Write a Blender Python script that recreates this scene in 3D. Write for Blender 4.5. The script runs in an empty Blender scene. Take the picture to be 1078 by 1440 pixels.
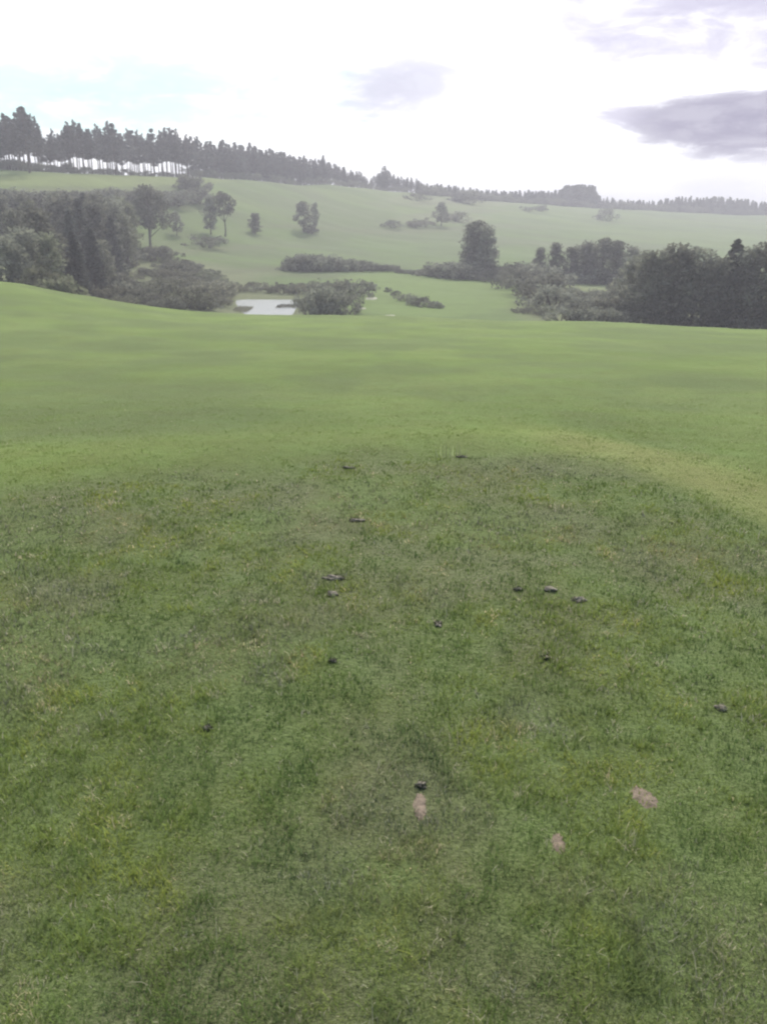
import bpy, math, random
import numpy as np
from mathutils import Vector, Matrix
S = bpy.context.scene
COL = S.collection
R = math.radians
rnd = random.Random(7)
rng = np.random.default_rng(11)

# ------------------------------------------------------------------ camera
F = 1198.0; CX, CY = 539.0, 720.0; CAM_H = 1.6; PITCH = 18.9
PHOTO_W, PHOTO_H = 1078, 1440
cam_d = bpy.data.cameras.new('camera'); cam = bpy.data.objects.new('camera', cam_d); COL.objects.link(cam)
cam.location = (0, 0, CAM_H); cam.rotation_euler = (R(90 - PITCH), 0, 0)
cam_d.sensor_fit = 'VERTICAL'; cam_d.sensor_height = 36; cam_d.lens = 36 * F / PHOTO_H
cam_d.clip_start = 0.05; cam_d.clip_end = 12000
S.camera = cam
S.cycles.filter_width = 2.3

# ------------------------------------------------------------------ light
S.view_settings.view_transform = 'Standard'; S.view_settings.look = 'None'
S.view_settings.exposure = 0.62; S.view_settings.gamma = 1
SUN_EL, SUN_AZ = 44.0, 6.0        # azimuth measured clockwise from +Y (the way the camera looks)
sd = bpy.data.lights.new('sun', 'SUN'); sun = bpy.data.objects.new('sun', sd); COL.objects.link(sun)
sd.energy = 2.4; sd.angle = R(7.0); sd.color = (1.0, 0.94, 0.84)
tosun = Vector((math.sin(R(SUN_AZ)) * math.cos(R(SUN_EL)), math.cos(R(SUN_AZ)) * math.cos(R(SUN_EL)), math.sin(R(SUN_EL))))
sun.rotation_euler = tosun.to_track_quat('Z', 'Y').to_euler(); sun.location = (0, 0, 60)

def raydir(px, py):
    x = (px - CX) / F; y = (CY - py) / F; c, s = math.cos(R(PITCH)), math.sin(R(PITCH))
    return Vector((x, c + y * s, y * c - s))

class NT:
    """tiny node helper"""
    def __init__(s, nt): s.nt = nt; s.n = nt.nodes; s.l = nt.links
    def node(s, t, **k):
        n = s.n.new(t)
        for a, b in k.items(): setattr(n, a, b)
        return n
    def put(s, sock, v):
        if hasattr(v, 'is_output') or isinstance(v, bpy.types.NodeSocket): s.l.new(v, sock)
        else: sock.default_value = v
    def m(s, op, a, b=0.0, c=0.0, clamp=False):
        n = s.node('ShaderNodeMath', operation=op, use_clamp=clamp)
        s.put(n.inputs[0], a); s.put(n.inputs[1], b); s.put(n.inputs[2], c); return n.outputs[0]
    def mix(s, f, a, b, bt='MIX'):
        n = s.node('ShaderNodeMix', data_type='RGBA', blend_type=bt)
        s.put(n.inputs['Factor'], f)
        ins = [i for i in n.inputs if i.type == 'RGBA']
        for sk, v in zip(ins, (a, b)):
            if isinstance(v, tuple) and len(v) == 3: v = v + (1,)
            s.put(sk, v)
        return [o for o in n.outputs if o.type == 'RGBA'][0]
    def noise(s, vec, scale, detail=4, rough=0.55, dist=0.0):
        n = s.node('ShaderNodeTexNoise'); s.l.new(vec, n.inputs['Vector'])
        n.inputs['Scale'].default_value = scale; n.inputs['Detail'].default_value = detail
        n.inputs['Roughness'].default_value = rough; n.inputs['Distortion'].default_value = dist
        return n.outputs['Fac']
    def ramp(s, f, lo, hi):
        n = s.node('ShaderNodeMapRange', interpolation_type='SMOOTHSTEP'); s.put(n.inputs[0], f)
        n.inputs[1].default_value = lo; n.inputs[2].default_value = hi; return n.outputs[0]

W = bpy.data.worlds.new('World'); S.world = W; W.use_nodes = True
w = NT(W.node_tree); w.n.clear()
out = w.node('ShaderNodeOutputWorld'); bgs = w.node('ShaderNodeBackground'); bgc = w.node('ShaderNodeBackground')
sky = w.node('ShaderNodeTexSky', sky_type='NISHITA', sun_disc=False, sun_elevation=R(SUN_EL), sun_rotation=R(SUN_AZ))
w.l.new(sky.outputs[0], bgs.inputs[0]); bgs.inputs[1].default_value = 0.1
tc = w.node('ShaderNodeTexCoord'); sep = w.node('ShaderNodeSeparateXYZ'); w.l.new(tc.outputs['Generated'], sep.inputs[0])
X, Y, Z = sep.outputs
cmb = w.node('ShaderNodeCombineXYZ')      # cloud layer: direction projected on a high flat sheet
zz = w.m('ADD', w.m('MAXIMUM', Z, 0.0), 0.22)
w.l.new(w.m('DIVIDE', X, zz), cmb.inputs[0]); w.l.new(w.m('DIVIDE', Y, zz), cmb.inputs[1])
n_big = w.noise(cmb.outputs[0], 1.1, 5, 0.6, 0.3)
n_fine = w.noise(cmb.outputs[0], 5.0, 6, 0.62, 0.4)
ysafe = w.m('MAXIMUM', Y, 0.05)
gu = w.m('DIVIDE', X, ysafe); gv = w.m('DIVIDE', Z, ysafe); front = w.ramp(Y, 0.15, 0.4)
def blob(px, py, wx, wy, soft, amp=1.6, tilt=0.0):
    d = raydir(px, py); u0, v0 = d.x / d.y, d.z / d.y
    du = w.m('SUBTRACT', gu, u0); dv = w.m('SUBTRACT', gv, v0)
    dv = w.m('ADD', dv, w.m('MULTIPLY', du, tilt))
    a = w.m('POWER', w.m('ABSOLUTE', w.m('DIVIDE', du, wx / F)), 2.0)
    b = w.m('POWER', w.m('ABSOLUTE', w.m('DIVIDE', dv, wy / F)), 2.0)
    r = w.m('SUBTRACT', 1.0, w.m('ADD', a, b))
    r = w.m('ADD', r, w.m('MULTIPLY', w.m('SUBTRACT', n_fine, 0.5), amp * 2))
    r = w.m('ADD', r, w.m('MULTIPLY', w.m('SUBTRACT', n_big, 0.5), amp))
    return w.m('MULTIPLY', w.ramp(r, -soft * .3, soft), front)
cloudcol = w.mix(w.ramp(n_big, 0.35, 0.7), (1.0, 1.0, 1.0), (0.86, 0.87, 0.93))
cloudcol = w.mix(w.m('MULTIPLY', blob(150, 130, 330, 62, 1.2), 0.9), cloudcol, (0.40, 0.72, 0.70))
cloudcol = w.mix(w.m('MULTIPLY', blob(560, 122, 95, 40, 1.1, 1.4, -.15), 0.8), cloudcol, (0.30, 0.30, 0.41))
cloudcol = w.mix(w.m('MULTIPLY', blob(1020, 8, 250, 85, 1.3), 0.9), cloudcol, (0.24, 0.22, 0.36))
cloudcol = w.mix(w.m('MULTIPLY', blob(905, 168, 120, 17, 0.9, 1.3, 0.12), 0.8), cloudcol, (0.28, 0.26, 0.38))
cloudcol = w.mix(w.m('MULTIPLY', blob(1035, 176, 150, 48, 0.8, 1.2, 0.02), 1.0), cloudcol, (0.15, 0.135, 0.23))
cloudcol = w.mix(w.m('MULTIPLY', blob(1010, 258, 75, 20, 1.2), 0.5), cloudcol, (0.50, 0.49, 0.66))
cloudcol = w.mix(w.ramp(n_fine, .40, .66), cloudcol, w.mix(.16, cloudcol, (1, 1, 1)))
w.l.new(cloudcol, bgc.inputs[0]); bgc.inputs[1].default_value = 1.12
# cloud cover: closed towards the sun, broken behind the photographer
cover = w.m('MAXIMUM', w.ramp(w.m('ADD', w.m('MULTIPLY', Y, 0.6), n_big), 0.35, 0.62), w.m('MULTIPLY', front, 0.97))
ms = w.node('ShaderNodeMixShader'); w.l.new(cover, ms.inputs[0]); w.l.new(bgs.outputs[0], ms.inputs[1]); w.l.new(bgc.outputs[0], ms.inputs[2])
w.l.new(ms.outputs[0], out.inputs[0])

# ------------------------------------------------------------------ tags
def tag(o, label=None, cat=None, group=None, kind=None):
    if label: o['label'] = label
    if cat: o['category'] = cat
    if group: o['group'] = group
    if kind: o['kind'] = kind
    return o
def mesh_obj(name, verts, faces, mat, parent=None, smooth=False, cols=None, loops=None):
    """verts (n,3) array; faces: (m,k) int array or list"""
    me = bpy.data.meshes.new(name)
    if isinstance(faces, np.ndarray):
        V = np.asarray(verts, np.float32); m, k = faces.shape
        me.vertices.add(len(V)); me.vertices.foreach_set('co', V.ravel())
        me.loops.add(m * k); me.loops.foreach_set('vertex_index', faces.astype(np.int32).ravel())
        me.polygons.add(m); me.polygons.foreach_set('loop_start', np.arange(0, m * k, k, dtype=np.int32))
        me.polygons.foreach_set('loop_total', np.full(m, k, np.int32))
        me.update(calc_edges=True)
    else:
        me.from_pydata([tuple(v) for v in verts], [], faces); me.update()
    if smooth: me.polygons.foreach_set('use_smooth', np.ones(len(me.polygons), bool))
    if cols is not None:
        at = me.color_attributes.new('tint', 'FLOAT_COLOR', 'POINT')
        c = np.ones((len(me.vertices), 4), np.float32); c[:, :cols.shape[1]] = cols
        at.data.foreach_set('color', c.ravel())
    me.materials.append(mat)
    o = bpy.data.objects.new(name, me); COL.objects.link(o)
    if parent: o.parent = parent
    return o
def empty(name, loc=(0, 0, 0)):
    o = bpy.data.objects.new(name, None); o.empty_display_size = 0.5; COL.objects.link(o); o.location = loc; return o
def copy_tree(o, parent=None):
    c = o.copy(); COL.objects.link(c); c.parent = parent
    for ch in o.children: copy_tree(ch, c)
    return c

# ------------------------------------------------------------------ terrain
def sstep(x, a, b):
    t = np.clip((x - a) / (b - a), 0, 1); return t * t * (3 - 2 * t)
def hashn(ix, iy, s):
    h = (ix.astype(np.int64) * 374761393 + iy.astype(np.int64) * 668265263 + s * 974634777) & 0x7fffffff
    h = ((h ^ (h >> 13)) * 1274126177) & 0x7fffffff
    return ((h ^ (h >> 16)) & 0xffff) / 65535.0
def vnoise(x, y, s=0):
    x = np.asarray(x, float); y = np.asarray(y, float)
    ix = np.floor(x); iy = np.floor(y); fx = x - ix; fy = y - iy
    fx = fx * fx * (3 - 2 * fx); fy = fy * fy * (3 - 2 * fy)
    a = hashn(ix, iy, s); b = hashn(ix + 1, iy, s); c = hashn(ix, iy + 1, s); d = hashn(ix + 1, iy + 1, s)
    return (a * (1 - fx) + b * fx) * (1 - fy) + (c * (1 - fx) + d * fx) * fy
def fbm(x, y, s=0, o=4):
    t = 0; a = 0.5; n = 0
    for k in range(o): t = t + a * vnoise(np.asarray(x) * 2 ** k, np.asarray(y) * 2 ** k, s + k); n += a; a *= .5
    return t / n
PX = [-500, 0, 120, 250, 400, 540, 800, 1078, 1600]
LINES = [  # (Y at each px, py at each px)
    ([7.5] * 9, [612, 608, 604, 602, 601, 600, 603, 610, 618]),
    ([12] * 9, [545, 548, 550, 551, 551, 551, 553, 556, 560]),
    ([20] * 9, [480, 490, 496, 501, 502, 502, 503, 508, 515]),
    ([32, 32, 32, 32, 32, 32, 32, 32, 32], [415, 438, 452, 464, 468, 468, 472, 482, 490]),
    ([42, 44, 47, 52, 55, 58, 58, 50, 48], [380, 399, 421, 438, 443, 445, 451, 466, 475]),
    ([85, 85, 90, 95, 100, 100, 100, 95, 90], [405, 425, 445, 460, 465, 465, 468, 484, 500]),
    ([120, 125, 135, 145, 152, 155, 155, 145, 140], [415, 428, 436, 443, 445, 443, 447, 466, 480]),
    ([150, 155, 168, 180, 192, 200, 200, 190, 180], [385, 398, 408, 415, 415, 411, 420, 432, 440]),
    ([180, 185, 200, 215, 240, 255, 265, 265, 265], [360, 368, 377, 383, 384, 386, 392, 402, 408]),
    ([215, 220, 240, 270, 310, 350, 380, 400, 400], [318, 325, 334, 343, 346, 348, 355, 366, 370]),
    ([260, 265, 290, 330, 390, 460, 550, 600, 600], [270, 273, 280, 288, 294, 302, 315, 330, 335]),
    ([300, 305, 340, 400, 490, 600, 780, 900, 950], [238, 241, 243, 248, 257, 267, 291, 304, 312])]
NU = 561; UMAX = 1.4
ug = np.linspace(-UMAX, UMAX, NU)
LY, LZ = [], []
def add_line(us, ys, zs):
    yy = np.interp(ug, us, ys); zz_ = np.interp(ug, us, zs)
    k = np.exp(-0.5 * (np.arange(-16, 17) / 6.0) ** 2); k /= k.sum()
    sm = lambda a: np.convolve(np.pad(a, 16, mode='edge'), k, 'valid')
    LY.append(sm(yy)); LZ.append(sm(zz_))
add_line([-1, 1], [-60, -60], [0, 0]); add_line([-1, 1], [0, 0], [0, 0]); add_line([-1, 0, 1], [5.0, 5.9, 4.2], [0, 0, 0])
last = None
for ys, pys in LINES:
    us, zs = [], []
    for px, Yd, py in zip(PX, ys, pys):
        d = raydir(px, py); us.append(d.x / d.y); zs.append(CAM_H + Yd * d.z / d.y)
    add_line(us, ys, zs); last = (us, ys, zs)
us, ys, zs = last
add_line(us, [v + 45 for v in ys], [z + 0.2 for z in zs])
add_line(us, [v + 300 for v in ys], [z - 28 for z in zs]); add_line([-1, 1], [2600, 2600], [-45, -45])
LY = np.array(LY); LZ = np.array(LZ)
dY = np.diff(LY, axis=0); sl = np.diff(LZ, axis=0) / dY
mt = np.zeros_like(LZ)                      # monotone-ish slopes (pchip)
for k in range(1, len(LY) - 1):
    a, b = sl[k - 1], sl[k]; w1 = 2 * dY[k] + dY[k - 1]; w2 = dY[k] + 2 * dY[k - 1]
    same = a * b > 0
    with np.errstate(divide='ignore', invalid='ignore'):
        mt[k] = np.where(same, (w1 + w2) / (w1 / np.where(same, a, 1) + w2 / np.where(same, b, 1)), 0)
def ground(Xa, Ya, rough=True):
    Xa = np.atleast_1d(np.asarray(Xa, float)); Ya = np.atleast_1d(np.asarray(Ya, float))
    u = np.clip(Xa / np.maximum(Ya, 8.0), -UMAX, UMAX - 1e-6)
    fi = (u + UMAX) / (2 * UMAX) * (NU - 1); i = np.minimum(fi.astype(int), NU - 2); f = fi - i
    ly = LY[:, i] * (1 - f) + LY[:, i + 1] * f; lz = LZ[:, i] * (1 - f) + LZ[:, i + 1] * f; lm = mt[:, i] * (1 - f) + mt[:, i + 1] * f
    k = np.clip((ly <= Ya).sum(axis=0) - 1, 0, len(LY) - 2); c = np.arange(len(Xa))
    y0, y1, z0, z1, m0, m1 = ly[k, c], ly[k + 1, c], lz[k, c], lz[k + 1, c], lm[k, c], lm[k + 1, c]
    h = y1 - y0; t = np.clip((Ya - y0) / h, 0, 1)
    z = (2 * t**3 - 3 * t**2 + 1) * z0 + (t**3 - 2 * t**2 + t) * h * m0 + (-2 * t**3 + 3 * t**2) * z1 + (t**3 - t**2) * h * m1
    if rough:
        z = z + (fbm(Xa * .9, Ya * .9, 3, 3) - .5) * 0.045 * np.clip(Ya / 4, .5, 1.6)
        z = z + (fbm(Xa * .12, Ya * .12, 9, 3) - .5) * 0.35 * np.clip((Ya - 6) / 20, 0, 1)
        z = z + (fbm(Xa * .03, Ya * .03, 19, 3) - .5) * 2.2 * np.clip((Ya - 150) / 120, 0, 1)
    return z
POND_Z = -14.45
def pond_pt(px, py):
    d = raydir(px, py); t_ = (POND_Z - CAM_H) / d.z; return d.x * t_, d.y * t_
POND_OUT = [pond_pt(*q) for q in ((350, 446), (380, 447), (408, 446), (413, 440), (416, 433), (424, 428), (425, 423.5), (410, 421.5), (375, 421.3), (345, 421.2), (333, 422), (331, 426), (335, 431), (340, 438))]
_g0 = ground
def ground(Xa, Ya, rough=True):
    z = _g0(Xa, Ya, rough); Xa = np.atleast_1d(np.asarray(Xa, float)); Ya = np.atleast_1d(np.asarray(Ya, float))
    m_ = (Ya > 110) & (Ya < 240)
    if m_.any():
        P_ = np.array(POND_OUT); Q = np.roll(P_, -1, axis=0); x, y = Xa[m_], Ya[m_]; best = np.full(len(x), 1e9); ins = np.zeros(len(x), bool)
        for (ax, ay), (bx, by) in zip(P_, Q):
            tt = np.clip(((x - ax) * (bx - ax) + (y - ay) * (by - ay)) / ((bx - ax) ** 2 + (by - ay) ** 2), 0, 1)
            best = np.minimum(best, np.hypot(x - ax - tt * (bx - ax), y - ay - tt * (by - ay)))
            ins ^= ((ay > y) != (by > y)) & (x < (bx - ax) * (y - ay) / (by - ay + 1e-12) + ax)
        sd_ = np.where(ins, -best, best); f = sstep(sd_, 0, 9.0); tgt = POND_Z + np.clip(sd_ * .12, -.5, .35) - .02
        z[m_] = tgt * (1 - f) + z[m_] * f
    return z
def gz(x, y): return float(ground(x, y)[0])
def hit(px, py, ymin=0.5, ymax=1400):
    """the point of the ground seen at a pixel"""
    d = raydir(px, py); ys_ = np.geomspace(ymin, ymax, 900); xs = ys_ * d.x / d.y; zr = CAM_H + ys_ * d.z / d.y
    g = ground(xs, ys_); b = np.nonzero(zr <= g)[0]
    j = b[0] if len(b) else len(ys_) - 1
    return float(xs[j]), float(ys_[j]), float(g[j])
def project(Xa, Ya, Za):
    c, s = math.cos(R(PITCH)), math.sin(R(PITCH)); dz = Za - CAM_H
    dep = Ya * c - dz * s; up = Ya * s + dz * c; dep = np.maximum(dep, 0.1)
    return CX + F * Xa / dep, CY - F * up / dep

# ------------------------------------------------------------------ materials
def new_mat(name):
    m = bpy.data.materials.new(name); m.use_nodes = True; t = NT(m.node_tree); t.n.clear()
    o = t.node('ShaderNodeOutputMaterial'); return m, t, o
def mat_simple(name, col, rough=0.8, var=0.25, scale=8.0, bump=0.3):
    m, t, o = new_mat(name); p = t.node('ShaderNodeBsdfPrincipled'); tc = t.node('ShaderNodeTexCoord')
    n = t.noise(tc.outputs['Object'], scale, 6, 0.6)
    lo = tuple(c * (1 - var) for c in col); hi = tuple(min(1, c * (1 + var)) for c in col)
    t.l.new(t.mix(t.ramp(n, .3, .7), lo, hi), p.inputs['Base Color']); p.inputs['Roughness'].default_value = rough
    b = t.node('ShaderNodeBump'); b.inputs['Strength'].default_value = bump; b.inputs['Distance'].default_value = .02
    t.l.new(n, b.inputs['Height']); t.l.new(b.outputs[0], p.inputs['Normal'])
    t.l.new(p.outputs[0], o.inputs[0]); return m
def mat_leaf(name, c1, c2, trans=0.45, scale=6.0):
    m, t, o = new_mat(name); tc = t.node('ShaderNodeTexCoord'); oi = t.node('ShaderNodeObjectInfo')
    n = t.noise(tc.outputs['Object'], scale, 4, 0.6); col = t.mix(t.ramp(n, .32, .68), c1, c2)
    hs = t.node('ShaderNodeHueSaturation'); t.l.new(col, hs.inputs['Color'])
    t.l.new(t.m('ADD', 0.62, t.m('MULTIPLY', oi.outputs['Random'], 0.76)), hs.inputs['Value'])
    t.l.new(t.m('ADD', 0.485, t.m('MULTIPLY', oi.outputs['Random'], 0.03)), hs.inputs['Hue'])
    d = t.node('ShaderNodeBsdfDiffuse'); tr = t.node('ShaderNodeBsdfTranslucent'); mx = t.node('ShaderNodeMixShader')
    mx.inputs[0].default_value = trans
    t.l.new(hs.outputs[0], d.inputs[0]); t.l.new(hs.outputs[0], tr.inputs[0])
    t.l.new(d.outputs[0], mx.inputs[1]); t.l.new(tr.outputs[0], mx.inputs[2]); t.l.new(mx.outputs[0], o.inputs[0]); return m
def mat_ground():
    m, t, o = new_mat('turf'); geo = t.node('ShaderNodeNewGeometry'); at = t.node('ShaderNodeAttribute', attribute_name='tint')
    P = geo.outputs['Position']
    n1 = t.noise(P, 0.35, 5, .6); n2 = t.noise(P, 2.2, 5, .62); n3 = t.noise(P, 14, 5, .7); n4 = t.noise(P, 55, 4, .75)
    n0 = t.noise(P, 0.045, 5, .6)
    v = t.m('ADD', t.m('MULTIPLY', t.ramp(n1, .3, .7), .28), t.m('MULTIPLY', t.ramp(n2, .28, .72), .26))
    v = t.m('ADD', v, t.m('MULTIPLY', t.ramp(n3, .28, .72), .22)); v = t.m('ADD', v, t.m('MULTIPLY', t.ramp(n4, .25, .75), .24))
    v = t.m('ADD', t.m('MULTIPLY', v, .80), t.m('MULTIPLY', t.ramp(n0, .3, .7), .2))   # 0..0.8
    mul = t.m('ADD', 0.50, v)
    hs = t.node('ShaderNodeHueSaturation'); t.l.new(at.outputs['Color'], hs.inputs['Color']); t.l.new(mul, hs.inputs['Value'])
    t.l.new(t.m('ADD', .485, t.m('MULTIPLY', t.ramp(n2, .2, .8), .028)), hs.inputs['Hue'])
    straw = t.m('MULTIPLY', t.ramp(n3, .58, .75), .22)
    col = t.mix(straw, hs.outputs[0], (0.17, 0.16, 0.085))
    p = t.node('ShaderNodeBsdfPrincipled'); t.l.new(col, p.inputs['Base Color']); p.inputs['Roughness'].default_value = 0.9
    p.inputs['Specular IOR Level'].default_value = 0.15
    p.inputs['Sheen Weight'].default_value = 0.25; p.inputs['Sheen Roughness'].default_value = .6; p.inputs['Sheen Tint'].default_value = (.75, .9, .4, 1)
    b = t.node('ShaderNodeBump'); b.inputs['Strength'].default_value = .8; b.inputs['Distance'].default_value = .03
    t.l.new(t.m('ADD', n3, n4), b.inputs['Height']); t.l.new(b.outputs[0], p.inputs['Normal']); t.l.new(p.outputs[0], o.inputs[0])
    return m
def mat_blade():
    m, t, o = new_mat('grass_blades'); at = t.node('ShaderNodeAttribute', attribute_name='tint')
    d = t.node('ShaderNodeBsdfDiffuse'); tr = t.node('ShaderNodeBsdfTranslucent'); mx = t.node('ShaderNodeMixShader'); mx.inputs[0].default_value = .35
    t.l.new(at.outputs['Color'], d.inputs[0]); t.l.new(at.outputs['Color'], tr.inputs[0])
    ge = t.node('ShaderNodeNewGeometry'); vm = t.node('ShaderNodeVectorMath', operation='MULTIPLY_ADD'); vm.inputs[1].default_value = (.28,) * 3; vm.inputs[2].default_value = (0, 0, .8)
    nn = t.node('ShaderNodeVectorMath', operation='NORMALIZE'); t.l.new(ge.outputs['Normal'], vm.inputs[0]); t.l.new(vm.outputs[0], nn.inputs[0]); t.l.new(nn.outputs[0], d.inputs['Normal'])
    t.l.new(d.outputs[0], mx.inputs[1]); t.l.new(tr.outputs[0], mx.inputs[2])
    t.l.new(mx.outputs[0], o.inputs[0]); return m
M = dict(ground=mat_ground(), blade=mat_blade(),
    bark=mat_simple('bark', (.075, .06, .05), .95, .4, 5), pinebark=mat_simple('pine_bark', (.085, .062, .048), .95, .4, 5),
    broad=mat_leaf('broad_leaves', (.135, .142, .115), (.265, .268, .205)), pine=mat_leaf('pine_needles', (.085, .088, .088), (.165, .165, .150), .35),
    spruce=mat_leaf('spruce_needles', (.095, .105, .096), (.185, .190, .160), .35), gorse=mat_leaf('gorse_leaves', (.120, .120, .092), (.25, .245, .18)),
    pale=mat_leaf('pale_leaves', (.14, .155, .10), (.25, .26, .18)),
    soil=mat_simple('soil', (.26, .23, .18), .95, .5, 40, .8), dry=mat_simple('dry_soil', (.205, .160, .118), .95, .25, 30, .8),
    sand=mat_simple('bunker_sand', (.34, .34, .24), .9, .1, 3), stalk=mat_leaf('dry_stalk', (.62, .64, .45), (.75, .75, .55), .55))

# ------------------------------------------------------------------ ground sheets
FAIR = np.array((.108, .158, .036)); TEE = np.array((.118, .158, .052)); HILL = np.array((.042, .080, .010)); ROUGH = np.array((.085, .086, .048))
SUNCATCH = np.array((.165, .225, .042)); DRY = np.array((.235, .240, .090))
TEE_LINE = ([-900, 0, 150, 330, 450, 600, 780, 870, 940, 1000, 1078, 1500], [740, 692, 676, 656, 650, 645, 640, 655, 680, 705, 742, 900])
tee_pts = []
for px, py in zip(*TEE_LINE):
    d = raydir(px, py); tt = -CAM_H / d.z; tee_pts.append((d.x * tt, d.y * tt))
tee_pts = np.array(tee_pts)
def tee_edge(Xa): return np.interp(Xa, tee_pts[:, 0], tee_pts[:, 1])
def teeness(Xa, Ya):
    return 1 - sstep(Ya - tee_edge(Xa) + (fbm(Xa * 1.2, Ya * 1.2, 31, 3) - .5) * .9, -.35, .45)
def blobm(px, py, cx, cy, wx, wy): return np.clip(1 - ((px - cx) / wx) ** 2 - ((py - cy) / wy) ** 2, 0, 1)
def mixc(a, b, f): return a * (1 - f[:, None]) + b * f[:, None]
def cover(Xa, Ya, Za):
    px, py = project(Xa, Ya, Za)
    n = fbm(Xa * .25, Ya * .25, 41, 4); n2 = fbm(Xa * .05, Ya * .05, 47, 4)
    c = np.tile(FAIR, (len(Xa), 1))
    c = mixc(c, np.array((.094, .126, .044)), sstep(n, .44, .60) * .8)
    n3_ = fbm(Xa * .7, Ya * .35, 44, 4); c = mixc(c, np.array((.132, .180, .048)), sstep(n3_, .52, .7) * .6); c = mixc(c, np.array((.085, .120, .036)), sstep(.44 - n3_, 0, .14) * .6)
    near = Ya < 75
    te = teeness(Xa, Ya)
    past = sstep(1.5 - np.abs(Ya - tee_edge(Xa) - .9), 0, 1.3)            # sun-catch along the bank painted into the turf colour, dry grass at right
    side = np.clip(.45 + .35 * sstep(Xa, .6, 2.2) + .2 * sstep(-Xa, .8, 2.2), 0, 1)
    c = mixc(c, SUNCATCH, past * side * near)
    c = mixc(c, DRY, past * sstep(Xa, .9, 1.8) * .75 * near)
    c = mixc(c, mixc(np.tile(TEE, (len(Xa), 1)), np.array((.135, .128, .078)), sstep(fbm(Xa * 1.4, Ya * 1.4, 51, 4), .5, .68) * .6), te)
    far = sstep(Ya, 95, 140)
    hc = mixc(np.tile(HILL, (len(Xa), 1)), np.array((.026, .046, .012)), sstep(n2, .42, .62) * .7)
    st_ = fbm(Xa * .012 + .3 * vnoise(Xa * .02, Ya * .02, 5), Ya * .035, 97, 5); hc = mixc(hc, np.array((.066, .100, .018)), sstep(st_, .5, .64) * .7); hc = mixc(hc, np.array((.038, .050, .020)), sstep(.45 - st_, 0, .12) * .6); s2_ = fbm(Xa * .05, Ya * .11, 99, 4); hc = mixc(hc, np.array((.050, .060, .028)), sstep(s2_, .56, .7) * .6)
    hc = mixc(hc, np.array((.080, .130, .018)), np.clip(blobm(px, py, 600, 412, 170, 36) * 3, 0, 1) * .8)       # mown fairway in the valley
    hc = mixc(hc, np.array((.110, .140, .034)), np.clip(blobm(px, py, 130, 254, 210, 9) * 3, 0, 1) * .8)         # upper field
    hc = mixc(hc, ROUGH, np.clip(blobm(px, py, 150, 395, 230, 38) * 3, 0, 1) * .9)
    hc = mixc(hc, ROUGH, np.clip(blobm(px, py, 900, 430, 190, 50) * 3, 0, 1) * .9)
    hc = mixc(hc, ROUGH * .9, np.clip(blobm(px, py, 100, 277, 190, 14) * 3, 0, 1) * .8)
    hc = mixc(hc, ROUGH, np.clip(blobm(px, py, 620, 308, 75, 8) * 3, 0, 1) * .6)
    hc = mixc(hc, ROUGH, np.clip(blobm(px, py, 640, 282, 110, 12) * 3, 0, 1) * .6)
    hc = mixc(hc, ROUGH, np.clip(blobm(px, py, 350, 385, 60, 5) * 3, 0, 1) * .5)
    hc = mixc(hc, ROUGH, np.clip(blobm(px, py, 350, 425, 110, 26) * 3, 0, 1) * .9)
    hc = mixc(hc, np.array((.120, .140, .060)), np.clip(blobm(px, py, 850, 405, 75, 8) * 3, 0, 1) * .9)
    for lx, ly, lw, lh, la in ((690, 284, 150, 4, .9), (560, 322, 260, 4, .7), (300, 350, 180, 4, .6), (800, 345, 200, 3.5, .5), (350, 383, 90, 4, .9), (640, 300, 90, 4, .8)):   # old field banks of rough grass
        hc = mixc(hc, ROUGH * .62, np.clip(blobm(px, py + 4 * np.sin(px * .02), lx, ly, lw, lh) * 2, 0, 1) * la)
    return mixc(c, hc, far)
def sheet(name, ys_, cols=260, power=2.2):
    s = np.linspace(-1, 1, cols); s = np.sign(s) * np.abs(s) ** power
    Yg, Sg = np.meshgrid(ys_, s, indexing='ij')
    Xg = Sg * (1.25 * np.maximum(Yg, 0) + 45)
    Xf, Yf = Xg.ravel(), Yg.ravel(); Zf = ground(Xf, Yf)
    n, m = Yg.shape; i = np.arange(n * m).reshape(n, m)
    f = np.stack([i[:-1, :-1].ravel(), i[:-1, 1:].ravel(), i[1:, 1:].ravel(), i[1:, :-1].ravel()], 1)
    o = mesh_obj(name, np.stack([Xf, Yf, Zf], 1), f, M['ground'], smooth=True, cols=cover(Xf, Yf, Zf))
    return tag(o, kind='structure')
sheet('ground', np.concatenate([np.linspace(-45, 0, 12)[:-1], np.linspace(0, 9, 110)[:-1], np.geomspace(9, 78, 150)]), 340, 1.9)
sheet('hillside', np.concatenate([np.geomspace(78, 1000, 380)[:-1], np.geomspace(1000, 2500, 20)]), 330, 1.15)

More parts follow.
